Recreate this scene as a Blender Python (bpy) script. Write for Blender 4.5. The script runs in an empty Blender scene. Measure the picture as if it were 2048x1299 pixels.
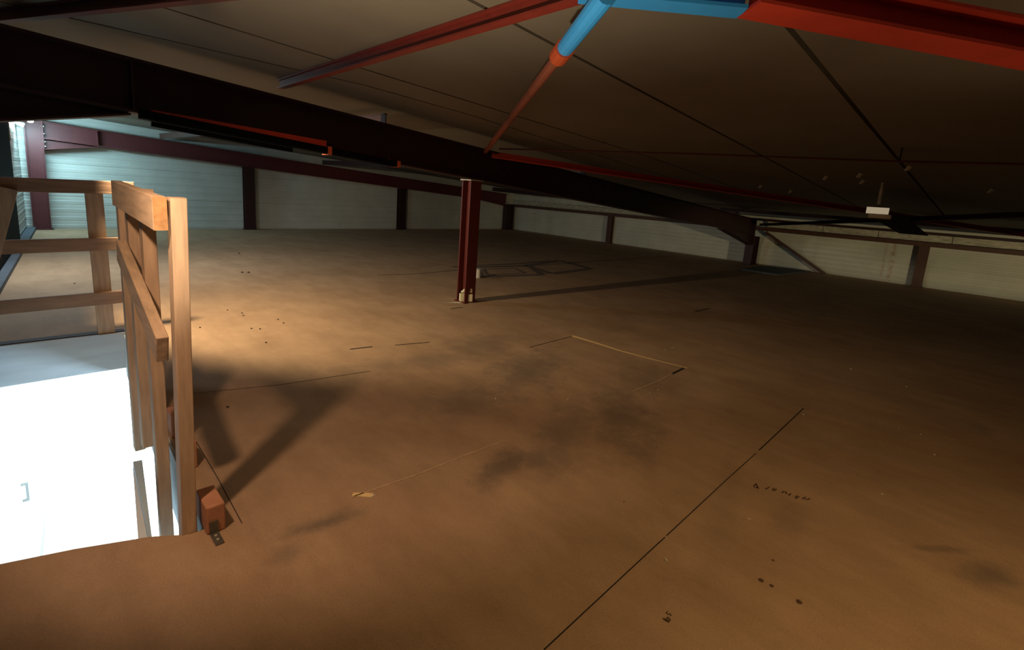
import bpy, bmesh, math, random
import numpy as np
from mathutils import Vector, Matrix
random.seed(7)
C = bpy.context.scene.collection
sc = bpy.context.scene

# ------------------------------------------------------------------ camera
EYE = Vector((0.0, 0.0, 1.25))
FPX, YAW, PITCH, ROLL, CX, CY = 988.17, 0.79218, -0.18010, 0.07085, 1024.0, 567.55
_f = Vector((math.sin(YAW)*math.cos(PITCH), math.cos(YAW)*math.cos(PITCH), math.sin(PITCH)))
_r = Vector((math.cos(YAW), -math.sin(YAW), 0)); _u = _r.cross(_f)
CR = math.cos(ROLL)*_r + math.sin(ROLL)*_u
CU = -math.sin(ROLL)*_r + math.cos(ROLL)*_u
CF = _f
cd = bpy.data.cameras.new('camera'); cam = bpy.data.objects.new('camera', cd); C.objects.link(cam)
cd.sensor_fit = 'HORIZONTAL'; cd.sensor_width = 36.0
cd.lens = FPX*36.0/2048.0
cd.shift_x = 0.0
cd.shift_y = -(649.5-CY)/2048.0
cd.clip_start = 0.05; cd.clip_end = 100
M = Matrix((CR, CU, -CF)).transposed().to_4x4(); M.translation = EYE
cam.matrix_world = M
sc.camera = cam

# ------------------------------------------------------------------ view, world, lights
sc.view_settings.view_transform = 'Standard'
sc.view_settings.look = 'None'
sc.view_settings.gamma = 1.0
sc.view_settings.use_curve_mapping = False
sc.view_settings.exposure = 0.0
w = bpy.data.worlds.new('world'); sc.world = w; w.use_nodes = True
w.node_tree.nodes['Background'].inputs[0].default_value = (0.75, 0.85, 1.0, 1)
w.node_tree.nodes['Background'].inputs[1].default_value = 0.006

def aim(o, d):
    o.rotation_euler = Vector(d).to_track_quat('-Z', 'Y').to_euler()

def lamp(name, kind, loc, power, col, direction=(0, 0, -1), **kw):
    l = bpy.data.lights.new(name, kind); l.energy = power; l.color = col
    for k, v in kw.items(): setattr(l, k, v)
    o = bpy.data.objects.new(name, l); C.objects.link(o); o.location = loc; aim(o, direction)
    return o

WARM = (1.0, 0.70, 0.36)
COOL = (0.62, 0.92, 1.0)
# floodlight clipped behind the near rafter (its body is built with the lamps below)
lamp('flood_near_rafter', 'SPOT', (0.46, 4.50, 1.60), 230, (1.0, 0.78, 0.48), (1, 0.20, -0.62), spot_size=math.radians(126), spot_blend=0.4, shadow_soft_size=0.03)
# small floodlight by the stair head, left of the viewer
lamp('flood_stair_head', 'SPOT', (-0.07, 1.47, 1.62), 52, (1.0, 0.66, 0.42), (1, 0.95, -1.2), spot_size=math.radians(98), spot_blend=0.5, shadow_soft_size=0.035)
# floodlight with an added shade, behind the viewer's right shoulder, over the boards
lamp('flood_boards', 'SPOT', (1.50, -0.45, 1.72), 56, (1.0, 0.66, 0.30), (0.42, 0.40, -1), spot_size=math.radians(146), spot_blend=0.8, shadow_soft_size=0.05)
# added up-lights out of view, brightening the roof and the red beam
lamp('roof_fill_light', 'SPOT', (0.12, 1.10, 0.20), 195, (1.0, 0.80, 0.55), (0.22, 0.16, 1), spot_size=math.radians(92), spot_blend=1.0, shadow_soft_size=0.05)
lamp('roof_fill_light', 'SPOT', (2.10, -0.55, 0.20), 16, (1.0, 0.78, 0.5), (0.05, 0.25, 1), spot_size=math.radians(80), spot_blend=0.9, shadow_soft_size=0.05)
# added floodlight out of view, brightening the low eave wall
lamp('eave_fill_light', 'SPOT', (5.2, -3.6, 0.42), 560, (1.0, 0.82, 0.46), (7.3, 5.2, 0.7), spot_size=math.radians(84), spot_blend=0.7, shadow_soft_size=0.012)
# cool corner tube, and an added unseen lamp brightening the left floor
lamp('corner_tube_light', 'AREA', (0.30, 11.75, 1.80), 36, (0.46, 0.86, 1.0), (0.75, 0.35, -0.75), shape='RECTANGLE', size=1.0, size_y=0.06)
lamp('side_fill_light', 'AREA', (0.16, 7.60, 1.96), 75, (0.80, 0.94, 1.0), (0.35, 0.0, -1), shape='RECTANGLE', size=0.06, size_y=1.2)
# added lamp for the fascia boards, and lights of the room below the stair opening
lamp('lower_room_or_fill_light', 'AREA', (1.9, 3.0, -1.1), 75, (0.50, 0.78, 1.0), (-1, 0.25, 0.28), shape='RECTANGLE', size=.8, size_y=.5)  # unseen lamp added to brighten the fascia boards
lamp('lower_room_or_fill_light', 'AREA', (1.2, 5.2, -0.42), 70, (0.70, 0.92, 1.0), (0, 0, -1), shape='RECTANGLE', size=1.6, size_y=3.0)
lamp('lower_room_or_fill_light', 'AREA', (1.6, 10.4, -0.42), 700, (0.80, 0.95, 1.0), (0, 0, -1), shape='RECTANGLE', size=1.6, size_y=3.0)

# ------------------------------------------------------------------ materials
def mat(name, col, rough=0.6, metal=0.0, noise=0.0, nscale=20.0, bump=0.0, stretch=None, emit=None, estr=0.0, col2=None):
    m = bpy.data.materials.new(name); m.use_nodes = True
    nt = m.node_tree; b = nt.nodes['Principled BSDF']
    b.inputs['Base Color'].default_value = (*col, 1); b.inputs['Roughness'].default_value = rough
    b.inputs['Metallic'].default_value = metal
    if name == 'black_panel': b.inputs['Specular IOR Level'].default_value = 0.05
    if emit:
        b.inputs['Emission Color'].default_value = (*emit, 1); b.inputs['Emission Strength'].default_value = estr
    if noise or bump:
        tc = nt.nodes.new('ShaderNodeTexCoord'); mp = nt.nodes.new('ShaderNodeMapping'); nz = nt.nodes.new('ShaderNodeTexNoise')
        if stretch: mp.inputs['Scale'].default_value = stretch
        nz.inputs['Scale'].default_value = nscale; nz.inputs['Detail'].default_value = 6
        nt.links.new(tc.outputs['Object'], mp.inputs[0]); nt.links.new(mp.outputs[0], nz.inputs['Vector'])
        if noise:
            cr = nt.nodes.new('ShaderNodeValToRGB')
            c2 = col2 or tuple(c*(1-noise) for c in col)
            cr.color_ramp.elements[0].position = .3; cr.color_ramp.elements[1].position = .72
            cr.color_ramp.elements[0].color = (*c2, 1); cr.color_ramp.elements[1].color = (*col, 1)
            nt.links.new(nz.outputs['Fac'], cr.inputs[0]); nt.links.new(cr.outputs[0], b.inputs['Base Color'])
        if bump:
            bp = nt.nodes.new('ShaderNodeBump'); bp.inputs['Strength'].default_value = bump; bp.inputs['Distance'].default_value = .01
            nt.links.new(nz.outputs['Fac'], bp.inputs['Height']); nt.links.new(bp.outputs[0], b.inputs['Normal'])
    return m

def at(px, py, z=0.0):
    """the point of the plane at height z that the photograph shows at a pixel"""
    d = CR*((px-CX)/FPX) + CU*((CY-py)/FPX) + CF
    return EYE + d*((z-EYE.z)/d.z)
def at_y(px, py, y):
    d = CR*((px-CX)/FPX) + CU*((CY-py)/FPX) + CF
    return EYE + d*(y/d.y)

STAINS_AND_SHADOWS = [  # x, y, radius x, radius y, angle, strength: real grime and painted lamp shadows on the boards
    (at(1005, 930), .16, .07, .3, .62), (at(1075, 915), .10, .06, .3, .5), (at(650, 1045), .10, .035, -.2, .6),
    (at(1060, 735), .42, .20, .5, .55), (at(960, 690), .35, .2, .4, .40), (at(1250, 830), .40, .14, .6, .55),
    (at(930, 800), .22, .18, .2, .42), (at(1985, 1150), .10, .05, -.5, .5), (at(1880, 1097), .12, .016, -.75, .38),
    (at(1120, 870), .35, .12, .5, .45), (at(1300, 760), .35, .2, .4, .35), (at(570, 1110), .05, .04, 0, .35),
    (at(1450, 1000), .3, .05, .3, .15), (at(860, 720), .5, .12, -.3, .35), (at(1960, 855), .14, .05, .2, .3),
    (at(1585, 1040), .10, .05, .2, .22)]

def floor_material():
    m = bpy.data.materials.new('chipboard_deck'); m.use_nodes = True
    nt = m.node_tree; N = nt.nodes; L = nt.links; b = N['Principled BSDF']
    b.inputs['Roughness'].default_value = .72
    b.inputs['Specular IOR Level'].default_value = .25
    g = N.new('ShaderNodeNewGeometry')
    def noise(scale, detail=5, rough=.6, stretch=None):
        n = N.new('ShaderNodeTexNoise'); n.inputs['Scale'].default_value = scale; n.inputs['Detail'].default_value = detail; n.inputs['Roughness'].default_value = rough
        if stretch:
            mp = N.new('ShaderNodeMapping'); mp.inputs['Scale'].default_value = stretch; L.new(g.outputs['Position'], mp.inputs[0]); L.new(mp.outputs[0], n.inputs['Vector'])
        else: L.new(g.outputs['Position'], n.inputs['Vector'])
        return n.outputs['Fac']
    def ramp(src, a, bb, p0=.3, p1=.7):
        r = N.new('ShaderNodeValToRGB'); r.color_ramp.elements[0].position = p0; r.color_ramp.elements[1].position = p1
        r.color_ramp.elements[0].color = (*a, 1); r.color_ramp.elements[1].color = (*bb, 1); L.new(src, r.inputs[0]); return r.outputs[0]
    def mix(fac, a, bb, mode='MIX'):
        x = N.new('ShaderNodeMix'); x.data_type = 'RGBA'; x.blend_type = mode
        if isinstance(fac, float): x.inputs['Factor'].default_value = fac
        else: L.new(fac, x.inputs['Factor'])
        for s, i in ((a, 6), (bb, 7)):
            if isinstance(s, tuple): x.inputs[i].default_value = (*s, 1)
            else: L.new(s, x.inputs[i])
        return x.outputs[2]
    base = ramp(noise(1.3, 6, .65), (.36, .228, .135), (.48, .318, .195))
    grain = ramp(noise(160, 3), (.86, .86, .86), (1.08, 1.06, 1.04))
    base = mix(1.0, base, grain, 'MULTIPLY')
    scuff = ramp(noise(5.0, 8, .7, (1, .35, 1)), (.74, .72, .70), (1.05, 1.05, 1.05), .36, .6)
    base = mix(.55, base, scuff, 'MULTIPLY')
    # grime and painted shadows with soft ragged edges
    edge0 = noise(5, 8, .75)
    em = N.new('ShaderNodeMath'); em.operation = 'MULTIPLY_ADD'; em.inputs[1].default_value = 3.2; em.inputs[2].default_value = -1.0; L.new(edge0, em.inputs[0]); edge = em.outputs[0]
    total = None
    for (p, rx, ry, ang, st) in STAINS_AND_SHADOWS:
        mp = N.new('ShaderNodeMapping'); mp.vector_type = 'TEXTURE'
        mp.inputs['Location'].default_value = (p.x, p.y, 0); mp.inputs['Rotation'].default_value = (0, 0, ang)
        mp.inputs['Scale'].default_value = (rx, ry, 1)
        L.new(g.outputs['Position'], mp.inputs[0])
        ln = N.new('ShaderNodeVectorMath'); ln.operation = 'LENGTH'; L.new(mp.outputs[0], ln.inputs[0])
        ad = N.new('ShaderNodeMath'); ad.operation = 'MULTIPLY_ADD'; ad.inputs[1].default_value = .8; L.new(ln.outputs['Value'], ad.inputs[0])
        L.new(edge, ad.inputs[2])
        mr = N.new('ShaderNodeMapRange'); mr.interpolation_type = 'SMOOTHERSTEP'
        mr.inputs['From Min'].default_value = .5; mr.inputs['From Max'].default_value = 2.3
        mr.inputs['To Min'].default_value = st; mr.inputs['To Max'].default_value = 0
        L.new(ad.outputs[0], mr.inputs['Value'])
        if total is None: total = mr.outputs[0]
        else:
            mx = N.new('ShaderNodeMath'); mx.operation = 'MAXIMUM'; L.new(total, mx.inputs[0]); L.new(mr.outputs[0], mx.inputs[1]); total = mx.outputs[0]
    base = mix(total, base, (.085, .075, .065))
    L.new(base, b.inputs['Base Color'])
    bp = N.new('ShaderNodeBump'); bp.inputs['Strength'].default_value = .12; bp.inputs['Distance'].default_value = .004
    L.new(noise(60, 5), bp.inputs['Height']); L.new(bp.outputs[0], b.inputs['Normal'])
    return m

def wall_material(name, col, rust=()):
    """painted sandwich panel; rust runs at given places (x, y, width) down the joints"""
    m = bpy.data.materials.new(name); m.use_nodes = True
    nt = m.node_tree; N = nt.nodes; L = nt.links; b = N['Principled BSDF']
    b.inputs['Roughness'].default_value = .36
    g = N.new('ShaderNodeNewGeometry')
    n = N.new('ShaderNodeTexNoise'); n.inputs['Scale'].default_value = 2.2; n.inputs['Detail'].default_value = 8
    L.new(g.outputs['Position'], n.inputs['Vector'])
    r = N.new('ShaderNodeValToRGB'); r.color_ramp.elements[0].position = .35; r.color_ramp.elements[1].position = .7
    r.color_ramp.elements[0].color = (*[c*.86 for c in col], 1); r.color_ramp.elements[1].color = (*col, 1)
    L.new(n.outputs['Fac'], r.inputs[0]); out = r.outputs[0]
    if rust:
        sp = N.new('ShaderNodeSeparateXYZ'); L.new(g.outputs['Position'], sp.inputs[0])
        n2 = N.new('ShaderNodeTexNoise'); n2.inputs['Scale'].default_value = 14; n2.inputs['Detail'].default_value = 6; n2.inputs['Roughness'].default_value = .75
        L.new(g.outputs['Position'], n2.inputs['Vector'])
        for (y0, wd, st) in rust:
            s = N.new('ShaderNodeMath'); s.operation = 'SUBTRACT'; L.new(sp.outputs['Y'], s.inputs[0]); s.inputs[1].default_value = y0
            a = N.new('ShaderNodeMath'); a.operation = 'ABSOLUTE'; L.new(s.outputs[0], a.inputs[0])
            mr = N.new('ShaderNodeMapRange'); mr.inputs['From Min'].default_value = 0; mr.inputs['From Max'].default_value = wd
            mr.inputs['To Min'].default_value = 1; mr.inputs['To Max'].default_value = 0; L.new(a.outputs[0], mr.inputs['Value'])
            mr2 = N.new('ShaderNodeMapRange'); mr2.inputs['From Min'].default_value = .42; mr2.inputs['From Max'].default_value = .66; L.new(n2.outputs['Fac'], mr2.inputs['Value'])
            mu = N.new('ShaderNodeMath'); mu.operation = 'MULTIPLY'; L.new(mr.outputs[0], mu.inputs[0]); L.new(mr2.outputs[0], mu.inputs[1])
            mu2 = N.new('ShaderNodeMath'); mu2.operation = 'MULTIPLY'; L.new(mu.outputs[0], mu2.inputs[0]); mu2.inputs[1].default_value = st
            x = N.new('ShaderNodeMix'); x.data_type = 'RGBA'; L.new(mu2.outputs[0], x.inputs['Factor']); L.new(out, x.inputs[6]); x.inputs[7].default_value = (.34, .15, .04, 1)
            out = x.outputs[2]
    L.new(out, b.inputs['Base Color'])
    return m

MAT = dict(
    deck=floor_material(),
    wall=wall_material('white_panel', (.62, .62, .57)),
    wall_eave=wall_material('white_panel_eave', (.62, .61, .53), ((1.62, .06, .9), (1.75, .04, .7), (3.0, .05, .35), (4.0, .12, .35), (11.6, .2, .5), (10.9, .2, .4), (12.4, .2, .5))),
    roof=mat('grey_roof_panel', (.205, .175, .13), .62, noise=.14, nscale=3.0, bump=.06),
    steel=mat('dark_oxide_steel', (.034, .008, .008), .55, noise=.3, nscale=9),
    red=mat('red_primer_steel', (.26, .032, .020), .5, noise=.25, nscale=12),
    post=mat('dark_red_post', (.13, .020, .015), .5, noise=.2, nscale=12),
    maroon=mat('maroon_primer_steel', (.115, .022, .024), .5, noise=.2, nscale=12),
    bright=mat('lit_red_steel', (.72, .065, .030), .45, noise=.15, nscale=9),  # red steel under strong light, its brightness put into the colour
    brown=mat('brown_primer_steel', (.095, .038, .024), .6, noise=.25, nscale=12),
    tan=mat('tan_red_tube', (.46, .125, .07), .4, noise=.45, nscale=6),  # lighter tan red, darker in random patches
    lit=mat('lit_white_panel', (.85, .80, .68), .4, noise=.02, emit=(1, .84, .58), estr=.30),
    blue=mat('sky_blue_end', (.05, .42, 1.0), .45, noise=.15, nscale=6),  # blue of the brace end and the beam's left end
    orange=mat('orange_red_steel', (.62, .10, .03), .5, noise=.15, nscale=10),
    galv=mat('galvanised_steel', (.66, .62, .50), .45, .15, noise=.45, nscale=22, stretch=(1, .4, 1)),
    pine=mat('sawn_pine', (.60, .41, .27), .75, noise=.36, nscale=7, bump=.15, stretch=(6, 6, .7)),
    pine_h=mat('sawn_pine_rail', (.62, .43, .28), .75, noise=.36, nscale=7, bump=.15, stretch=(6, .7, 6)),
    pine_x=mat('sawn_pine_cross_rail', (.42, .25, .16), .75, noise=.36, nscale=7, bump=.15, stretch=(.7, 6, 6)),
    pine_end=mat('sawn_pine_end_grain', (.50, .25, .10), .85, noise=.4, nscale=40),
    block=mat('red_brown_block', (.52, .235, .13), .85, noise=.25, nscale=18, bump=.2),
    white=mat('white_paint', (.78, .80, .80), .5, noise=.06, nscale=4),
    white_floor=mat('pale_floor_tiles', (.70, .74, .70), .4, noise=.08, nscale=2),
    cool=mat('cool_grey_paint', (.52, .68, .82), .6, noise=.08, nscale=6),
    grey=mat('grey_paint', (.42, .43, .43), .6, noise=.1, nscale=6),
    fascia=mat('pale_fascia_board', (.55, .55, .55), .7, noise=.2, nscale=5, stretch=(.4, 1, 3)),
    dark=mat('black_panel', (.005, .0055, .006), .7, noise=.2, nscale=4),
    kerb=mat('dark_kerb', (.10, .115, .14), .8, noise=.3, nscale=6),
    plastic=mat('white_plastic', (.80, .76, .66), .4, noise=.04, nscale=5),
    diffuser=mat('frosted_diffuser', (.42, .34, .25), .35, noise=.05, nscale=5),
    black=mat('black_gap', (.008, .005, .004), .9, noise=.2, nscale=30),
    chip=mat('raw_board_edge', (.95, .66, .30), .85, noise=.2, nscale=40),
    chip_pale=mat('worn_board_edge', (.70, .47, .28), .85, noise=.4, nscale=30),
    ink=mat('brown_ink', (.10, .055, .025), .9, noise=.3, nscale=60),
    grease=mat('grease_mark', (.16, .115, .085), .8, noise=.3, nscale=12),
    plaster=mat('pale_plaster', (.78, .72, .50), .8, noise=.12, nscale=30, bump=.2),
    tube=mat('lit_tube', (1, 1, 1), .4, noise=.01, emit=(.72, .95, 1.0), estr=30),
    plate=mat('dull_bracket_steel', (.20, .18, .15), .5, .7, noise=.3, nscale=60),
    cord=mat('pale_cord', (.45, .40, .26), .8, noise=.1, nscale=30),
    flake=mat('pale_flake', (.72, .66, .52), .8, noise=.1, nscale=60),
    crumb=mat('dark_crumb', (.05, .032, .02), .9, noise=.2, nscale=60),
)

# ------------------------------------------------------------------ mesh helpers
class MB:
    def __init__(s): s.bm = bmesh.new()
    def hexa(s, c8):
        v = [s.bm.verts.new(p) for p in c8]
        for f in ((0, 3, 2, 1), (4, 5, 6, 7), (0, 1, 5, 4), (1, 2, 6, 5), (2, 3, 7, 6), (3, 0, 4, 7)):
            s.bm.faces.new([v[i] for i in f])
        return s
    def box(s, x0, x1, y0, y1, z0, z1):
        return s.hexa([(x0, y0, z0), (x1, y0, z0), (x1, y1, z0), (x0, y1, z0), (x0, y0, z1), (x1, y0, z1), (x1, y1, z1), (x0, y1, z1)])
    def bar(s, p0, p1, w, h, up=(0, 0, 1), off=(0, 0)):
        """box beam from p0 to p1; w across, h along up; off shifts the axis (across, up)"""
        p0, p1 = Vector(p0), Vector(p1); d = (p1-p0).normalized(); a = d.cross(Vector(up)).normalized(); u = a.cross(d)
        q = []
        for p in (p0, p1):
            for (i, j) in ((-1, -1), (1, -1), (1, 1), (-1, 1)):
                q.append(p + a*(off[0]+i*w/2) + u*(off[1]+j*h/2))
        return s.hexa(q)
    def ibeam(s, p0, p1, depth, width, up=(0, 0, 1), tw=.012, tf=.016):
        """I section; p0, p1 are on the underside of the lower flange"""
        s.bar(p0, p1, width, tf, up, (0, tf/2)); s.bar(p0, p1, width, tf, up, (0, depth-tf/2))
        s.bar(p0, p1, tw, depth-2*tf, up, (0, depth/2)); return s
    def prism(s, pts, vec):
        vec = Vector(vec); a = [s.bm.verts.new(p) for p in pts]; b = [s.bm.verts.new(Vector(p)+vec) for p in pts]
        n = len(pts); s.bm.faces.new(a); s.bm.faces.new(b[::-1])
        for i in range(n): s.bm.faces.new((a[i], b[i], b[(i+1) % n], a[(i+1) % n]))
        return s
    def cyl(s, p0, p1, r, n=12, r1=None):
        p0, p1 = Vector(p0), Vector(p1); d = (p1-p0).normalized()
        a = d.orthogonal().normalized(); u = d.cross(a); r1 = r if r1 is None else r1
        A = [s.bm.verts.new(p0+(a*math.cos(t)+u*math.sin(t))*r) for t in [2*math.pi*i/n for i in range(n)]]
        B = [s.bm.verts.new(p1+(a*math.cos(t)+u*math.sin(t))*r1) for t in [2*math.pi*i/n for i in range(n)]]
        s.bm.faces.new(A[::-1]); s.bm.faces.new(B)
        for i in range(n): s.bm.faces.new((A[i], A[(i+1) % n], B[(i+1) % n], B[i]))
        return s
    def quad(s, *p): s.bm.faces.new([s.bm.verts.new(q) for q in p]); return s
    def build(s, name, m, parent=None, bevel=0, **props):
        bmesh.ops.recalc_face_normals(s.bm, faces=s.bm.faces)
        me = bpy.data.meshes.new(name); s.bm.to_mesh(me); s.bm.free()
        if m is not None: me.materials.append(MAT[m] if isinstance(m, str) else m)
        o = bpy.data.objects.new(name, me); C.objects.link(o)
        if parent is not None:
            bpy.context.view_layer.update()
            o.parent = parent; o.matrix_parent_inverse = parent.matrix_world.inverted()
        if bevel:
            md = o.modifiers.new('soft_edge', 'BEVEL'); md.width = bevel; md.segments = 2; md.limit_method = 'ANGLE'
        for k, v in props.items(): o[k] = v
        return o

def thing(name, loc, label, cat, group=None):
    o = bpy.data.objects.new(name, None); C.objects.link(o); o.location = loc; o.empty_display_size = .1
    o['label'] = label; o['category'] = cat
    if group: o['group'] = group
    bpy.context.view_layer.update()
    return o

# ------------------------------------------------------------------ the building's lines
YN, YE = 4.26, 12.56                       # near portal frame, frame against the far end wall
XR = 12.62                                 # low eave wall
def wall_x(y): return .11-(12.6-y)*.066    # tall side wall, left
def raf(x, y):                             # underside of the rafters
    k = max(0.0, (y-YN)/(YE-YN))
    return 1.645+.015*k-(.0763-.0158*k)*x
def roof(x, y, h=.50): return raf(x, y)+h
def edge_x(y): return .52-.043*(4.62-y)    # right edge of the stair opening

# floor deck with the stair opening
b = MB()
T = .24
near = [(-.95, 2.42), (-.12, 2.04), (.05, 1.985), (.24, 1.905), (.345, 1.835)]
def slab(pts): b.prism([(x, y, 0) for x, y in pts], (0, 0, -T))
slab([(edge_x(1.835), -4.6), (XR+.1, -4.6), (XR+.1, YE+.2), (edge_x(4.62), YE+.2), (edge_x(4.62), 4.62), (edge_x(1.835), 1.835)])
slab([(wall_x(4.62)-.02, 4.62), (edge_x(4.62), 4.62), (edge_x(4.62), YE+.2), (wall_x(YE+.2)-.02, YE+.2)])
slab([(-.95, -4.6), (edge_x(1.835), -4.6), (edge_x(1.835), 1.835)] + [p for p in near[::-1] if p[0] < edge_x(1.835)])
floor = b.build('floor', 'deck', kind='structure')

# joints, chipped edges and marks on the deck
def ribbon(px, w0, m, name, z=.0012, w1=None):
    p = [at(*q) for q in px]; b = MB(); w1 = w0 if w1 is None else w1
    L, R = [], []
    for i, q in enumerate(p):
        d = (p[min(i+1, len(p)-1)]-p[max(i-1, 0)]).normalized(); n = Vector((-d.y, d.x, 0))
        wd = (w0+(w1-w0)*i/(len(p)-1))/2
        L.append(q+n*wd+Vector((0, 0, z))); R.append(q-n*wd+Vector((0, 0, z)))
    vl = [b.bm.verts.new(q) for q in L]; vr = [b.bm.verts.new(q) for q in R]
    for i in range(len(p)-1): b.bm.faces.new((vl[i], vl[i+1], vr[i+1], vr[i]))
    return b.build(name, m, floor)
ribbon([(1088, 1299), (1310, 1092), (1330, 1074)], .0042, 'black', 'board_joint')
ribbon([(1333, 1071), (1450, 962), (1512, 906)], .0042, 'black', 'board_joint')
ribbon([(1518, 900), (1530, 889), (1607, 816)], .006, 'black', 'board_joint')
ribbon([(1143, 671), (1190, 685), (1240, 701), (1300, 717), (1376, 736)], .046, 'chip', 'chipped_edge', w1=.016)
ribbon([(1367, 736), (1345, 747)], .020, 'black', 'board_joint')
ribbon([(1345, 747), (1320, 760), (1265, 782)], .006, 'chip_pale', 'board_joint')
ribbon([(1285, 590), (1420, 616), (1580, 644)], .018, 'chip_pale', 'chipped_edge', z=.003, w1=.034)
ribbon([(1420, 616), (1390, 623)], .02, 'black', 'board_joint')
ribbon([(1650, 822), (1790, 850), (1880, 872), (1965, 893)], .005, 'chip_pale', 'chipped_edge')
ribbon([(1075, 640), (1145, 672)], .006, 'chip_pale', 'chipped_edge')
ribbon([(1370, 742), (1480, 780)], .004, 'chip_pale', 'chipped_edge')
ribbon([(700, 995), (760, 974), (840, 946), (925, 912), (1010, 880)], .006, 'chip_pale', 'chipped_edge')
ribbon([(705, 988), (745, 990)], .022, 'chip', 'chipped_edge', w1=.03)
ribbon([(372, 788), (560, 769), (740, 742)], .0042, 'black', 'board_joint')
ribbon([(700, 698), (745, 693)], .018, 'black', 'board_joint')
ribbon([(790, 690), (860, 684)], .012, 'black', 'board_joint')
ribbon([(755, 550), (840, 547), (920, 539)], .022, 'black', 'board_joint')
ribbon([(1050, 533), (1190, 522), (1340, 512)], .03, 'black', 'board_joint')
ribbon([(902, 617), (926, 614)], .02, 'black', 'board_joint')
ribbon([(385, 870), (435, 955), (484, 1046)], .003, 'black', 'board_joint')
ribbon([(1135, 525), (1155, 524)], .03, 'black', 'board_joint')
ribbon([(1145, 672), (1060, 694)], .008, 'black', 'board_joint')
# square grease outlines left by stored goods behind the post
def outline(corners, wd, m='grease'):
    for i in range(4):
        a, c = corners[i], corners[(i+1) % 4]
        ribbon([a, ((a[0]+c[0])/2, (a[1]+c[1])/2), c], wd, m, 'grease_outline', z=.0008+.0002*i)
outline([(962, 553), (1085, 549), (1058, 531), (952, 534)], .13)
outline([(1104, 547), (1182, 537), (1120, 521), (1052, 531)], .15)
outline([(975, 549), (1052, 546), (1030, 536), (968, 538)], .06)
ribbon([(905, 534), (960, 530), (1040, 527), (1100, 521)], .10, 'grease', 'grease_outline')
# handwriting and a number on the boards
def stroke(pts, ox, oy, s, wd=.006, name='handwriting'):
    ribbon([(ox+x*s, oy+y*s) for x, y in pts], wd, 'ink', name, z=.0016)
S1 = 180/2048
for pts in ([(365, 305), (400, 385), (420, 425)], [(365, 310), (312, 362), (350, 402), (405, 380)],
            [(665, 385), (620, 415), (600, 435), (580, 405)], [(735, 455), (775, 415), (830, 430), (780, 465), (745, 460)],
            [(955, 515), (995, 480), (1030, 485), (1062, 540)], [(1030, 490), (1062, 510)], [(1160, 528), (1115, 572), (1110, 545)],
            [(1255, 610), (1300, 582), (1350, 605), (1290, 625), (1260, 650)], [(1495, 612), (1440, 640), (1415, 650)], [(1590, 645), (1535, 670), (1470, 655)]):
    stroke(pts, 1480, 940, S1)
S2 = 100/1856
for pts in ([(850, 600), (790, 660), (870, 720), (930, 680), (965, 730), (945, 775)],):
    stroke(pts, 1290, 1190, S2, .0035, 'floor_number')
for pts in ([(670, 850), (760, 930), (880, 990), (925, 900), (860, 820), (800, 870), (830, 950)],):
    stroke(pts, 1290, 1190, S2, .006, 'floor_number')
# dark drips
for q, r in (((1522, 1160), .008), ((1543, 1171), .006), ((1598, 1203), .008), ((1546, 1120), .004), ((1248, 1003), .003)):
    c = at(*q); bb = MB()
    vs = [bb.bm.verts.new((c.x+r*(1+.3*random.random())*math.cos(t), c.y+r*(1+.3*random.random())*math.sin(t), .0015)) for t in [k*.5236 for k in range(12)]]
    bb.bm.faces.new(vs); bb.build('dark_drip', 'ink', floor)

# walls of ribbed sandwich panels
def ribbed(b, pa, pb, z0, za, zb, inward, pitch=.15):
    """panel wall from pa to pb: horizontal ribs; top runs from za to zb"""
    pa, pb = Vector((*pa, 0)), Vector((*pb, 0)); inw = Vector((*inward, 0)).normalized()
    zs = [z0]; k = 0; zmax = max(za, zb)
    prof = []
    z = z0; i = 0
    while z < zmax+.2:
        big = (i % 4 == 0)
        g = .010 if big else .005; wd = .012 if big else .008
        prof += [(z, 0), (z+wd*.4, -g), (z+wd, -g), (z+wd*1.7, .0), (z+pitch*.5, .004), (z+pitch*.55, .0)]
        z += pitch; i += 1
    n = 24
    def pt(t, zz, o):
        p = pa.lerp(pb, t); return Vector((p.x, p.y, min(zz, za+(zb-za)*t))) + inw*o
    for j in range(n):
        t0, t1 = j/n, (j+1)/n
        for (a, c) in zip(prof[:-1], prof[1:]):
            top = max(za+(zb-za)*t0, za+(zb-za)*t1)
            if a[0] >= top: break
            b.quad(pt(t0, a[0], a[1]), pt(t1, a[0], a[1]), pt(t1, c[0], c[1]), pt(t0, c[0], c[1]))
    bmesh.ops.remove_doubles(b.bm, verts=b.bm.verts, dist=1e-5)
    # back of the panels
    th = -.08
    b.quad(pt(0, z0, th), pt(1, z0, th), pt(1, zb, th), pt(0, za, th))
b = MB(); ribbed(b, (wall_x(YE+.12), YE+.13), (XR, YE+.13), 0, roof(0, YE), roof(XR, YE), (0, -1)); b.build('wall_back', 'wall', kind='structure')
b = MB(); ribbed(b, (wall_x(4.3), 4.3), (wall_x(YE+.13), YE+.13), 0, roof(0, 4.3), roof(0, YE), (1, 0)); b.build('wall_left', 'wall', kind='structure')
b = MB(); ribbed(b, (XR, YE+.13), (XR, YN), 0, roof(XR, YE)+.05, roof(XR, YN)+.05, (-1, 0), .1); ribbed(b, (XR, YN), (XR, -4.6), 0, roof(XR, YN)+.05, roof(XR, YN)+.05, (-1, 0), .1); b.build('wall_right', 'wall_eave', kind='structure')

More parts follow.
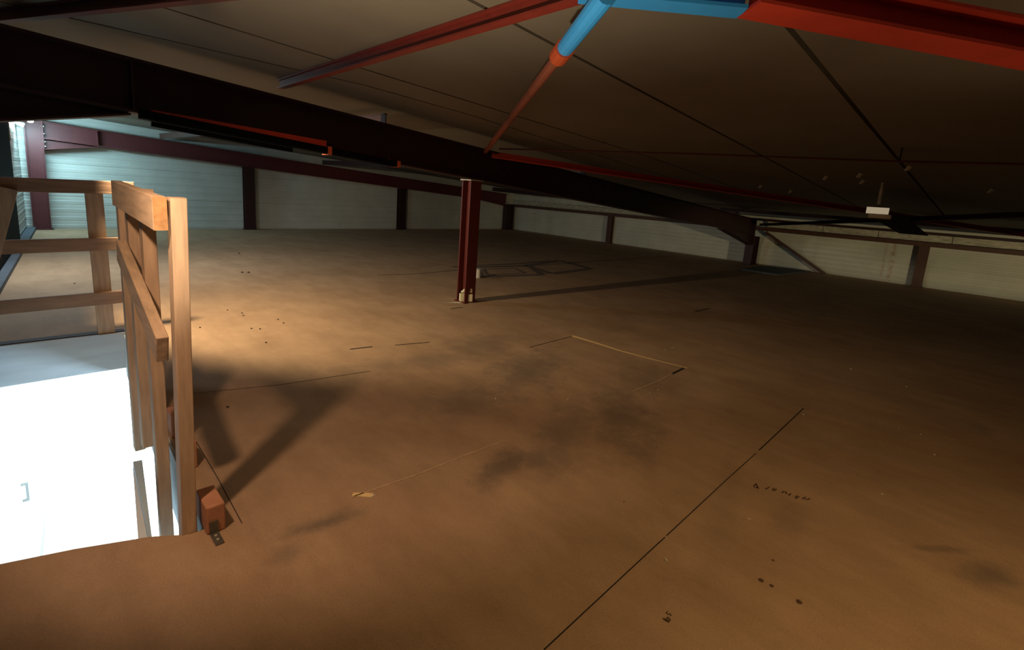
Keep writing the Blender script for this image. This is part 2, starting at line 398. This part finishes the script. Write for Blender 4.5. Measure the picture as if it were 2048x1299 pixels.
# roof: panels with open joints across the slope, backed by a skin
b = MB()
ys = [-4.6, -3.5, -2.4, -1.35, -.30, .765, 1.77]
J = [(y, y) for y in ys] + [(3.45, 2.98), (4.40, 3.60)] + [(y, y) for y in (5.4, 6.5, 7.6, 8.7, 9.8, 10.9, 11.9, 12.75)]
def jy(j, x): return j[0]+(j[1]-j[0])*min(1, max(0, x)/(2.3 if j[0] == 4.40 else 5.0))
xs = [-1.0, 0, 1, 2, 3, 4, 5, 7, 9, 11, XR+.15]
for j0, j1 in zip(J[:-1], J[1:]):
    for x0, x1 in zip(xs[:-1], xs[1:]):
        q = []
        for hh in (.50, .56):
            for (x, j, s) in ((x0, j0, .013), (x1, j0, .013), (x1, j1, -.013), (x0, j1, -.013)):
                y = jy(j, x)+s; q.append((x, y, roof(x, y, hh)))
        b.hexa(q)
for x0, x1 in zip(xs[:-1], xs[1:]):
    for y0, y1 in ((-4.6, YN), (YN, 12.75)):
        b.quad((x0, y0, roof(x0, y0, .565)), (x1, y0, roof(x1, y0, .565)), (x1, y1, roof(x1, y1, .565)), (x0, y1, roof(x0, y1, .565)))
ceiling = b.build('ceiling', 'roof', kind='structure')

# timber and linings round the stair opening
b = MB(); b.box(wall_x(4.62), edge_x(4.62)+.005, 4.595, 4.619, -.27, .012); b.build('trim_1', 'fascia', kind='structure')
b = MB(); b.prism([(edge_x(4.6)-.014, 4.59, -.33), (edge_x(4.6)-.001, 4.59, -.33), (edge_x(1.86)-.001, 1.86, -.33), (edge_x(1.86)-.014, 1.86, -.33)], (0, 0, .325)); b.build('trim_2', 'fascia', kind='structure')
b = MB(); b.prism([(wall_x(12.5)+.012, 12.5, .001), (.24-.1*.0665, 12.5, .001), (.24-(12.6-4.66)*.0665, 4.66, .001), (wall_x(4.66)+.012, 4.66, .001)], (0, 0, .05)); b.build('trim_3', 'kerb', kind='structure')
b = MB(); b.box(wall_x(4.66)+.12, edge_x(4.62), 4.625, 4.70, .001, .018); b.build('trim_4', 'kerb', kind='structure')

# room below
ZL = -2.75
b = MB(); b.box(-1.6, 8, -1.0, 13.2, ZL-.1, ZL)
lf = b.build('floor_lower', 'white_floor', kind='structure')
for (x0, x1, y0, y1) in ((-.2, 6, 8.4, 8.406), (-.2, 6, 6.9, 6.906), (.62, .626, 2, 13), (1.9, 1.906, 2, 13)):
    b = MB(); b.box(x0, x1, y0, y1, ZL, ZL+.001); b.build('tile_joint', 'grey', lf)
def lwx(y): return .045-(8.6-y)*.066
b = MB(); b.prism([(lwx(13.2), 13.2, ZL), (lwx(13.2)-.1, 13.2, ZL), (lwx(-1)-.1, -1, ZL), (lwx(-1), -1, ZL)], (0, 0, -ZL-T)); b.build('wall_lower_left', 'white', kind='structure')
b = MB(); b.box(-1, 8, 13.1, 13.2, ZL, -T); b.build('wall_lower_back', 'white', kind='structure')
b = MB(); b.box(7.9, 8, -1, 13.1, ZL, -T); b.build('wall_lower_right', 'white', kind='structure')
b = MB(); b.box(-1.6, 8, -1.1, -1.0, ZL, -T); b.build('wall_lower_front', 'white', kind='structure')
b = MB(); b.prism([(lwx(13), 13, ZL+.001), (lwx(13)+.015, 13, ZL+.001), (lwx(3)+.015, 3, ZL+.001), (lwx(3), 3, ZL+.001)], (0, 0, .05)); b.build('baseboard_left', 'grey', kind='structure')

# ------------------------------------------------------------------ steel: rafters, columns, purlins, braces
def rafter(y, x0, x1, label, depth=.34):
    t = thing('steel_rafter', (x0, y, raf(x0, y)), label, 'beam', 'roof rafters')
    b = MB(); b.ibeam((x0, y, raf(x0, y)), (x1, y, raf(x1, y)), depth, .20, up=(0, 0, 1)); b.build('web_and_flanges', 'steel' if y < 6 else 'maroon', t)
    return t
def haunch(t, y, xs_, zs_, xe, m, name='haunch'):
    """tapered bracket under a rafter from the column face xs_ to xe"""
    b = MB(); z0 = raf(xs_, y)-.001; z1 = raf(xe, y)-.001
    b.prism([(xs_, y-.006, z0), (xe, y-.006, z1), (xs_, y-.006, zs_)], (0, .012, 0))
    b.bar((xs_, y, zs_), (xe, y, z1-.012), .18, .014)
    return b.build(name, m, t)
def stiffener(t, x, y, z0, z1, m):
    b = MB(); b.box(x-.006, x+.006, y-.09, y+.09, z0, z1); return b.build('end_plate', m, t)
def bolts(t, x, y, zs_, m='galv'):   # t: the plate they hold
    for z in zs_:
        for s in (-1, 1):
            b = MB(); b.cyl((x-.022, y+s*.055, z), (x+.022, y+s*.055, z), .013, 6); b.build('bolt', m, t)

rn = rafter(YN, -.24, 12.12, 'black-looking deep steel rafter crossing the picture above the middle post')
haunch(rn, YN, -.22, 1.42, .58, 'steel'); haunch(rn, YN, 12.10, .47, 10.4, 'steel')
stiffener(rn, .60, YN, raf(.6, YN), raf(.6, YN)+.33, 'steel'); stiffener(rn, -.235, YN, 1.42, 1.98, 'steel'); stiffener(rn, 12.11, YN, .46, raf(12.1, YN)+.33, 'steel')
re_ = rafter(YE, .44, 12.12, 'maroon steel rafter running along the top of the far end wall', .30)
haunch(re_, YE, .44, 1.45, 1.2, 'maroon'); haunch(re_, YE, 12.10, .82, 10.9, 'maroon')
stiffener(re_, 1.2, YE, raf(1.2, YE), raf(1.2, YE)+.29, 'maroon'); ep = stiffener(re_, .445, YE, 1.44, 1.95, 'maroon')
bolts(ep, .445, YE-.02, (1.5, 1.58, 1.72, 1.85))

def column(x, y, h, depth, width, label, m, axis='x', base=True, z0=0.0):
    """I column: depth measured along axis"""
    t = thing('steel_column', (x, y, z0), label, 'column', 'steel columns')
    up = (1, 0, 0) if axis == 'x' else (0, 1, 0)
    off = Vector(up)*(-depth/2)
    b = MB(); b.ibeam(Vector((x, y, z0+.012))+off, Vector((x, y, h))+off, depth, width, up); b.build('shaft', m, t)
    if base:
        b = MB(); b.box(x-depth*.62 if axis == 'x' else x-width*.62, x+depth*.62 if axis == 'x' else x+width*.62,
                        y-width*.62 if axis == 'x' else y-depth*.62, y+width*.62 if axis == 'x' else y+depth*.62, z0+.0005, z0+.013); b.build('base_plate', m, t)
    return t
# middle post
cm = column(3.58, YN, raf(3.58, YN)-.014, .15, .15, 'dark red steel post with a pale base standing alone on the open floor', 'post', 'y')
b = MB(); b.box(3.49, 3.67, YN-.09, YN+.09, raf(3.58, YN)-.014, raf(3.58, YN)-.002); b.build('cap_plate', 'galv', cm)
b = MB(); b.prism([(3.475, YN-.03, .0135), (3.60, YN-.10, .0135), (3.60, YN-.10, .10), (3.475, YN-.03, .10)], (0.03, .06, 0)); b.build('plaster_collar', 'plaster', cm, .006, label='pale plaster collar')
b = MB(); b.prism([(3.49, YN-.03, .115), (3.60, YN-.09, .115), (3.60, YN-.085, .165), (3.54, YN-.055, .165)], (0.02, .05, 0)); b.build('plaster_lump', 'plaster', cm, .006, label='pale plaster lump')
b = MB(); b.quad((3.26, YN+.05, .003), (3.40, YN-.02, .003), (3.62, YN-.14, .003), (3.50, YN+.0, .003)); b.build('plaster_smear', 'plaster', cm, label='pale smear on the floor')
column(12.30, YN, .66, .36, .18, 'dark steel column with a tapered head against the low eave wall', 'steel')
column(-.36, YN, raf(-.3, YN)+.34, .24, .18, 'dark steel column at the stair side under the near rafter', 'steel')
column(.32, YE, raf(.3, YE)+.30, .24, .18, 'maroon steel column in the far left corner under the cool tube light', 'maroon')
column(3.86, YE+.01, raf(3.86, YE)-.004, .14, .22, 'first dark post from the left against the far end wall', 'steel', 'y')
column(7.95, YE+.01, raf(7.95, YE)-.004, .14, .22, 'second dark post from the left against the far end wall', 'steel', 'y')
column(12.30, YE, .88, .36, .18, 'dark column in the far right corner where the two white walls meet', 'steel')
column(12.52, 8.42, .80, .12, .16, 'slim brown post between the two far bays of the eave wall', 'brown')
column(12.52, 1.14, .80, .12, .16, 'slim brown post at the right of the eave wall, past the slanting brace', 'brown')

# eave strut and gutter strip on the low wall
t = thing('eave_beam', (12.5, 4, .80), 'long brown eave beam capping the low white wall', 'beam')
b = MB(); b.bar((12.53, 12.45, .845), (12.53, -4.5, .845), .14, .085); b.build('beam_body', 'brown', t)
t = thing('gutter_strip', (12.5, 4, .90), 'mottled galvanised strip above the brown eave beam', 'strip')
ysg = [4.05, 2.9, 1.9, .75, -.6, -2, -4.5]
b = MB(); b.prism([(12.56, 12.4, .90), (12.50, 12.4, .90), (12.46, 12.4, 1.03), (12.47, 12.4, 1.035)], (0, -8.1, 0)); b.build('strip_section', 'galv', t)
for y0, y1 in zip(ysg[:-1], ysg[1:]):
    b = MB(); b.prism([(12.56, y0, .90), (12.50, y0, .90), (12.46, y0, 1.03), (12.47, y0, 1.035)], (0, y1-y0+.012, 0)); b.build('strip_section', 'galv', t)

def beam_thing(name, label, p0, p1, depth, width, m, group=None, sec='i'):
    t = thing(name, p0, label, 'beam', group); b = MB()
    if sec == 'i': b.ibeam(p0, p1, depth, width, tw=.010, tf=.010)
    elif sec == 'l':
        b.bar(p0, p1, width, .008, off=(0, .004)); b.bar(p0, p1, .008, depth, off=(-width/2+.004, depth/2))
    else: b.bar(p0, p1, width, depth, off=(0, depth/2))
    b.build('beam_body', m, t); return t
PUR = .345
def on(x, y, h): return (x, y, roof(x, y, h))
# purlins (along the building, resting on the rafters)
PH = .43
beam_thing('roof_purlin', 'red purlin under the roof left of the sloping brace', on(1.60, YN+.12, PH), on(1.45, -2.0, PH), .07, .05, 'red', 'roof purlins')
beam_thing('roof_purlin', 'dark purlin crossing the top left corner of the picture', (.02, 4.65, 2.074), (1.05, 1.81, 1.995), .07, .05, 'maroon', 'roof purlins')
t = thing('thin_rod', on(3.98, 4.2, .4), 'thin reddish rod running level under the dark roof towards the right edge', 'rod')
b = MB(); pr = [on(3.96, YN-.0, .40), on(4.36, 2.07, .40), on(4.70, .68, .40), on(4.86, -.6, .40)]
for a_, c_ in zip(pr[:-1], pr[1:]): b.cyl(a_, c_, .008, 8)
b.build('rod_length', 'post', t)
for q in pr[2:3]:
    b = MB(); b.cyl(Vector(q), Vector(q)+Vector((0, 0, .10)), .006, 6); b.build('hanger', 'steel', t)
beam_thing('roof_purlin', 'slim dark purlin under the roof of the far bay at left', on(2.2, YE, PUR-.02), on(2.5, YN, PUR), .10, .03, 'brown', 'roof purlins')
beam_thing('roof_purlin', 'slim dark purlin under the roof of the far bay left of the middle post', on(5.6, YE, PUR-.02), on(5.6, YN, PUR), .10, .05, 'steel', 'roof purlins')
beam_thing('roof_purlin', 'dark purlin over the eave wall of the far bay', on(11.5, YE, .33), on(11.2, YN, .33), .12, .06, 'steel', 'roof purlins')
beam_thing('roof_purlin', 'thin dark purlin just behind the crossing braces at right', on(10.2, YN, PUR), on(10.4, -4.5, PUR), .06, .05, 'steel', 'roof purlins')
beam_thing('roof_purlin', 'lowest thin dark purlin above the galvanised strip at right', on(11.7, YN, PUR-.05), on(11.7, -4.5, PUR-.05), .05, .05, 'steel', 'roof purlins')

# sloping brace from the middle post towards the top of the picture, with a blue end past an orange band
BH = .31
br0 = Vector(on(3.66, YN-.10, BH)); br1 = Vector(on(1.30, .97, BH)); dbr = (br1-br0)
t = thing('roof_brace', br0, 'reddish brace rising from the middle post to the top edge with a blue end', 'beam')
b = MB(); b.cyl(br0, br0+dbr*.86, .024, 14); b.build('tube', 'tan', t)
b = MB(); b.cyl(br0+dbr*.845, br0+dbr*.875, .040, 14); b.build('orange_band', 'orange', t, label='bright orange band')
b = MB(); b.cyl(br0+dbr*.87, br0+dbr*1.0, .033, 14); b.build('blue_end', 'blue', t, label='sky blue end')
# beam top right
p0 = Vector((1.45, 1.205, 1.935)); p1 = Vector((1.812, .776, 1.908)); p2 = Vector((3.45, -.61, 1.765))
t = thing('roof_beam', p0, 'bright red beam across the top right corner, its left end sky blue', 'beam')
b = MB(); sh = Vector((-.020, -.025, 0)); b.ibeam(p1+sh, p2+sh, .11, .15, tw=.01, tf=.012); b.build('beam_body', 'bright', t)
b = MB(); b.ibeam(p0, p1, .11, .10, tw=.01, tf=.012); b.build('blue_beam_end', 'blue', t, label='sky blue left end')
# X bracing on the right
XB = .25; xc = Vector(on(8.1, 1.2, XB))
beam_thing('roof_brace', 'long red brace falling from the middle post towards the lower right', on(3.78, YN-.08, XB+.02), on(12.4, -1.85, XB+.02), .07, .075, 'bright', 'crossing roof braces', 'l')
beam_thing('roof_brace', 'dark red brace rising from the eave column towards the right edge', on(12.2, YN-.1, XB-.05), on(3.7, -2.0, XB-.05), .06, .07, 'steel', 'crossing roof braces', 'l')
t = thing('gusset_plate', xc, 'black steel plate where the two roof braces cross', 'plate')
b = MB(); b.bar(on(6.9, 1.02, XB-.065), on(9.4, 1.02, XB-.10), .34, .014); b.build('plate_body', 'dark', t)
for x in (7.0, 9.2):
    b = MB(); q = Vector(on(x, 1.0, XB-.085)); b.cyl(q-Vector((0, 0, .012)), q+Vector((0, 0, .03)), .018, 8); b.build('bolt', 'galv', t)
# slanting strut at the eave column
t = thing('wall_brace', (12.45, 2.8, 0), 'slanting brown strut from the eave column down to the floor', 'strut')
b = MB(); b.bar((12.44, 4.05, .78), (12.44, 2.72, .01), .05, .075, (1, 0, 0)); b.build('strut_body', 'brown', t)

# ------------------------------------------------------------------ lamps
# dark batten hung in front of the near rafter
t = thing('batten_light', (1.5, 4.05, 1.5), 'unlit black batten light hanging along the near rafter at left', 'lamp')
def bat(x): return raf(x, YN)-.045
b = MB(); b.bar((.60, 4.02, bat(.6)), (2.46, 4.02, bat(2.46)), .10, .055, off=(0, .0275)); b.build('housing', 'dark', t, .006)
b = MB(); b.bar((.66, 4.02, bat(.66)-.02), (1.55, 4.02, bat(1.55)-.02), .035, .03, off=(0, .0)); b.build('tube_cover', 'dark', t)
b = MB(); b.prism([(.67, 4.03, bat(.67)+.057), (1.83, 4.03, bat(1.83)+.057), (1.83, 4.03, bat(1.83)+.105), (.67, 4.03, bat(.67)+.072)], (0, .02, 0)); b.build('lit_web_strip', 'bright', t, label='red strip above the black housing')  # light on the rafter web put in as a bright red strip
for x in (.75, 1.83, 2.4):
    b = MB(); b.box(x-.012, x+.012, 4.01, 4.158, bat(x)+.05, bat(x)+.062); b.build('hanger', 'orange' if x > 1 else 'galv', t)
b = MB(); b.box(1.815, 1.845, 3.96, 4.08, bat(1.83)-.005, bat(1.83)+.06); b.build('lit_web_bit', 'orange', t, label='orange bit of the lit rafter web')  # lit bits of the rafter web, put in as orange boxes
b = MB(); b.box(2.45, 2.49, 3.97, 4.07, bat(2.46)+.0, bat(2.46)+.055); b.build('lit_web_bit', 'orange', t, label='orange end bit of the lit rafter web')

def floodlight(loc, d, label, mount, drop=None, added_hood=.2):
    t = thing('floodlight', loc, label, 'lamp', 'work floodlights'); loc = Vector(loc); d = Vector(d).normalized()
    b = MB(); b.bar(loc-d*.13, loc-d*.06, .12, .09); b.build('housing', 'dark', t, .006)
    b = MB(); b.bar(loc-d*.059, loc-d*.055, .10, .075); b.build('lens', 'plastic', t)
    b = MB(); b.cyl(loc-d*.10, Vector(mount), .008, 8); b.build('mount', 'galv', t)
    if drop is not None:
        h = Vector((d.x, d.y, 0)).normalized()
        b = MB(); b.bar(loc-h*.06+Vector((0, 0, .075)), loc+h*added_hood+Vector((0, 0, drop)), .26 if added_hood < .21 and loc.y > 3 else .7, .003); b.build('added_hood', 'dark', t)  # added plate keeping the lamp off roof and steel
floodlight((0.46, 4.50, 1.60), (1, .20, -.62), 'small floodlight with an added shade, clipped behind the near rafter', (.42, 4.47, 1.80), .02)
floodlight((-.07, 1.47, 1.62), (1, .95, -1.2), 'small floodlight hung by the stair head', (-.15, 1.40, 2.12))
floodlight((1.50, -.45, 1.72), (.42, .40, -1), 'floodlight with an added shade, hung under the roof behind the viewer', (1.46, -.49, 2.02), -.055)
floodlight((5.2, -3.6, .42), (7.3, 5.2, .7), 'added floodlight out of view, aimed at the eave wall', (5.12, -3.66, .338))
t = thing('light_blocker_stand', (5.3, -3.5, 0), 'added unseen stand cutting the spill of the eave floodlight', 'stand')  # added so its lip and shade keep light off floor and roof
b = MB(); d_ = Vector((7.3, 5.2, 0)).normalized(); q = Vector((5.2, -3.6, .33)); b.bar(q-d_*.2, q+d_*.35, .6, .012); b.bar(q+d_*.34+Vector((0, 0, .006)), q+d_*.36+Vector((0, 0, .006)), .6, .13); b.build('top_board', 'dark', t)
b = MB(); b.bar(q-d_*.25+Vector((0, 0, .17)), q+d_*.36+Vector((0, 0, .128)), .6, .003); b.bar(q-d_*.23+Vector((0, 0, .0)), q-d_*.225+Vector((0, 0, .0)), .6, .34); b.build('shade', 'dark', t)
for k in (-.15, .3):
    b = MB(); p = q+d_*k; b.cyl((p.x, p.y, .001), (p.x, p.y, .324), .02, 8); b.build('leg', 'dark', t)
floodlight((.12, 1.10, .20), (.22, .16, 1), 'added up-light out of view on the floor by the stair opening', (.10, 1.08, .005))
floodlight((2.10, -.55, .20), (.05, .25, 1), 'added up-light out of view on the floor under the bright red beam', (2.09, -.57, .005))

t = thing('tube_light', (.2, 11.7, 1.9), 'glowing cool white tube light in the far left corner', 'lamp')
q0 = at_y(20, 240, 11.2); q1 = at_y(45, 252, 12.3)
q0.x = max(q0.x, wall_x(11.2)+.05); q1.x = max(q1.x, wall_x(12.3)+.05)
b = MB(); b.bar(q0+Vector((0, 0, .035)), q1+Vector((0, 0, .035)), .07, .03); b.build('housing', 'white', t)
b = MB(); b.cyl(q0, q1, .016, 12); b.build('tube', 'tube', t, label='lit white tube')
t2 = thing('tube_light', (.0, 7.6, 2.0), 'added tube light hidden behind the near rafter, brightening the left floor', 'lamp')
b = MB(); b.bar((.14, 7.0, 2.02), (.18, 8.2, 2.02), .08, .04); b.build('housing', 'white', t2)  # housing of the added lamp over the left floor
q = at_y(60, 240, 12.2)
t = thing('spot_lamp', q, 'small dazzling lamp head beside the tube light in the far left corner', 'lamp')
b = MB(); b.cyl(q, q+Vector((0, 0, .05)), .05, 16, .03); b.build('lamp_head', 'white', t)
b = MB(); b.cyl(q+Vector((0, -.01, -.014)), q+Vector((0, 0, -.001)), .045, 16); b.build('bulb', 'tube', t, label='lit lens')
t = thing('light_cord', at_y(8, 242, 10.25), 'thin pale cord hanging by the far left wall', 'cord')
b = MB(); pp = [at_y(x, y, 10.2) for x, y in ((9, 238), (6, 246), (10, 264), (12, 280))]
for p in pp: p.x = max(p.x, wall_x(10.2)+.065)
for a_, c_ in zip(pp[:-1], pp[1:]): b.cyl(a_, c_, .006, 6)
b.build('cord_run', 'cord', t)

# emergency light box on the bracing
e0 = at(1755, 421, 1.32)
dv = (e0-EYE); dv.z = 0; dv.normalize(); ex = Vector((dv.y, -dv.x, 0))
t = thing('emergency_light', e0, 'white emergency light box hanging where the roof braces cross', 'lamp')
R = (e0-EYE).length; wpx = .70*R/FPX
b = MB(); b.bar(e0-ex*21*wpx+dv*.06, e0+ex*21*wpx+dv*.06, .12, 15*wpx); b.build('case', 'plastic', t, .006)
b = MB(); b.bar(e0-ex*21*wpx-dv*.006, e0+ex*21*wpx-dv*.006, .010, 14.5*wpx); b.build('front_panel', 'lit', t, label='pale lit front panel')
b = MB(); b.bar(e0-ex*16*wpx+dv*.07, e0+ex*28*wpx+dv*.07, .11, 10*wpx, off=(0, -12.6*wpx)); b.build('diffuser', 'diffuser', t, .006)
b = MB(); b.cyl(e0+dv*.06+Vector((0, 0, .05)), e0+dv*.06+Vector((0, 0, .22)), .012, 8); b.build('hanger', 'galv', t)

# ------------------------------------------------------------------ wooden guard rails round the opening
RX = .355
t = thing('guard_rail', (RX, 2.4, 0), 'sawn pine guard rail beside the stair opening, running away from the viewer', 'railing')
def post(b, x0, y0, x1, y1, z0, z1, wx, wy):
    b.hexa([(x0-wx/2, y0-wy/2, z0), (x0+wx/2, y0-wy/2, z0), (x0+wx/2, y0+wy/2, z0), (x0-wx/2, y0+wy/2, z0),
            (x1-wx/2, y1-wy/2, z1), (x1+wx/2, y1-wy/2, z1), (x1+wx/2, y1+wy/2, z1), (x1-wx/2, y1+wy/2, z1)])
for (y, z0, z1, x) in ((1.872, -.20, 1.165, .357), (2.36, -.36, 1.17, .357), (2.72, -.05, 1.165, .36), (3.02, -.2, 1.15, .364)):
    b = MB(); post(b, x-(.014 if y < 2 else 0), y, x+(.006 if y < 2 else 0), y, z0, z1, .045, .062); b.build('post', 'pine', t, .003)
b = MB(); b.bar((.312, 1.845, 1.115), (.314, 2.74, 1.135), .036, .105); tr = b.build('top_rail', 'pine_h', t, .003)
b = MB(); b.box(.295, .331, 1.8425, 1.845, 1.064, 1.166); b.build('rail_end', 'pine_end', tr, label='darker end grain')
b = MB(); b.bar((.312, 1.93, .655), (.314, 2.72, .89), .036, .095); b.build('middle_rail', 'pine_h', t, .003)

t = thing('guard_rail', (.37, 4.62, 0), 'brown pine guard rail across the far side of the stair opening', 'railing')
for name, z, x1 in (('top_rail', 1.095, .63), ('middle_rail', .69, .615), ('low_rail', .29, .545)):
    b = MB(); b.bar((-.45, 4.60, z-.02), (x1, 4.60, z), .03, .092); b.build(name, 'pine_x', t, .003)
b = MB(); post(b, .41, 4.632, .40, 4.632, .014, 1.08, .10, .03); b.build('post', 'pine', t, .003)
b = MB(); b.bar((-.025, 4.575, 1.06), (-.16, 4.575, .55), .03, .09, (1, 0, 0)); b.build('diagonal_brace', 'pine', t, .003)

def block(x, y, w, l, h, label):
    t = MB(); t.box(x, x+w, y, y+l, .0005, h); o = t.build('wooden_block', 'block', None, .006)
    o['label'] = label; o['category'] = 'block'; o['group'] = 'blocks at the post feet'; return o
block(.386, 1.79, .060, .14, .106, 'red-brown wooden block at the foot of the front pine post, metal bracket against it')
block(.425, 2.28, .045, .10, .125, 'smaller red-brown block behind the front block at the second pine post')
block(.44, 2.62, .05, .10, .12, 'rearmost small block at the foot of the third pine post')
t = thing('angle_bracket', (.42, 1.77, 0), 'dull steel angle bracket screwed to the floor before the front block', 'bracket')
b = MB(); b.box(.394, .421, 1.784, 1.7875, .001, .05); b.build('upright_leaf', 'plate', t)
b = MB(); b.box(.394, .421, 1.715, 1.784, .001, .005); fl_ = b.build('floor_leaf', 'plate', t)
for y in (1.74, 1.765):
    b = MB(); b.cyl((.407, y, .005), (.407, y, .008), .005, 8); b.build('screw', 'galv', fl_)

# things in and near the opening
t = thing('stair_stringer', (.28, 2.5, -.2), 'grey and white stair stringer rising inside the bright stair opening', 'stair')
far_l, far_r, nr, nl = Vector((.288, 2.62, -.065)), Vector((.322, 2.62, -.068)), Vector((.262, 2.03, -.085)), Vector((.252, 2.03, -.085))
b = MB(); b.prism([far_l, far_r, nr, nl], (0, 0, -.03)); b.build('top_board', 'cool', t, label='grey top board')
b = MB(); b.prism([far_l+Vector((-.002, 0, -.031)), far_r+Vector((0, 0, -.031)), nr+Vector((0, 0, -.031)), nl+Vector((-.03, 0, -.031))], (0, 0, -.4)); b.build('side_board', 'white', t, label='white side board')
dd = CR*((44-CX)/FPX)+CU*((CY-985)/FPX)+CF; kk = (lwx(0)-0)/(dd.x-.066*dd.y); yh = dd.y*kk; xh = lwx(yh); zh = EYE.z+dd.z*kk
t = MB(); t.box(xh+.025, xh+.043, yh-.012, yh+.012, zh-.085, zh+.085)
for z in (zh-.085, zh+.067): t.box(xh, xh+.03, yh-.012, yh+.012, z, z+.018)
o = t.build('door_pull', 'grey', None, .003); o['label'] = 'small dark pull handle on the white wall of the room below'; o['category'] = 'handle'

# dark sheet on the left wall
t = MB(); t.prism([(wall_x(10.35)+.012, 10.35, .052), (wall_x(10.35)+.05, 10.35, .052), (wall_x(4.75)+.05, 4.75, .052), (wall_x(4.75)+.012, 4.75, .052)], (0, 0, 1.98))
o = t.build('wall_sheet', 'dark', None); o['label'] = 'tall black sheet standing along the left wall behind the guard rail'; o['category'] = 'panel'

# white can behind the middle post, dark sheet by the eave column
q = at(955, 555)
t = thing('tin_can', q, 'pale tin standing on the floor just behind the middle post', 'can')
b = MB(); b.cyl(q+Vector((0, 0, .001)), q+Vector((0, 0, .125)), .045, 20); b.build('body', 'plastic', t)
b = MB(); b.cyl(q+Vector((0, 0, .125)), q+Vector((0, 0, .14)), .047, 20); b.build('lid', 'grey', t)
t = MB(); pts = [at(1483, 540), at(1555, 551), at(1622, 544), at(1520, 533)]
t.prism([(p.x, p.y, .001) for p in pts], (0, 0, .03)); o = t.build('floor_sheet', 'kerb', None, .003)
o['label'] = 'dark flat sheet lying at the foot of the eave column'; o['category'] = 'sheet'

# scraps
flakes = [(991, 797), (1136, 798), (1300, 786), (1316, 779), (1813, 773), (1797, 857), (1841, 868), (1869, 909), (1498, 1038), (1607, 829), (1331, 700), (1345, 695), (1702, 738), (1510, 658), (1332, 1120), (1764, 988), (745, 992)]
for i, (x, y) in enumerate(flakes):
    q = at(x, y); b = MB(); a = random.random()*3; r = .0035+.003*random.random()
    b.bar(q+Vector((math.cos(a)*r*1.6, math.sin(a)*r*1.6, .002)), q-Vector((math.cos(a)*r*1.6, math.sin(a)*r*1.6, -.002)), r, .003)
    o = b.build('paint_flake', 'flake'); o['label'] = 'tiny pale flake lying on the brown floor'; o['category'] = 'debris'; o['group'] = 'pale flakes on the floor'
crumbs = [(400, 655), (455, 620), (484, 626), (487, 631), (503, 657), (520, 658), (556, 639), (567, 646), (532, 685), (478, 507), (484, 545), (497, 545), (149, 567), (455, 814)]
for (x, y) in crumbs:
    q = at(x, y); b = MB(); r = .010 if y > 560 else .02
    b.cyl(q+Vector((0, 0, .0005)), q+Vector((r*.3, 0, r*.7)), r, 6, r*.4)
    o = b.build('dirt_crumb', 'crumb'); o['label'] = 'tiny dark crumb on the lit floor beyond the guard rails'; o['category'] = 'debris'; o['group'] = 'dark crumbs on the floor'
# loose scraps caught under the roof
for (x, y, hh) in ((1722, 352, .47), (1727, 365, .47), (1820, 338, .47), (1582, 384, .47), (1522, 374, .47), (1986, 383, .47), (1653, 357, .47)):
    d = CR*((x-CX)/FPX)+CU*((CY-y)/FPX)+CF
    tt = (1.645+hh-EYE.z)/(d.z+.0763*d.x); q = EYE+d*tt
    b = MB(); b.bar(q+Vector((0, 0, .028)), q+Vector((.03, .03, -.01)), .03, .012)
    o = b.build('insulation_scrap', 'flake'); o['label'] = 'small pale scrap hanging from the dark roof at right'; o['category'] = 'debris'; o['group'] = 'pale scraps under the roof'
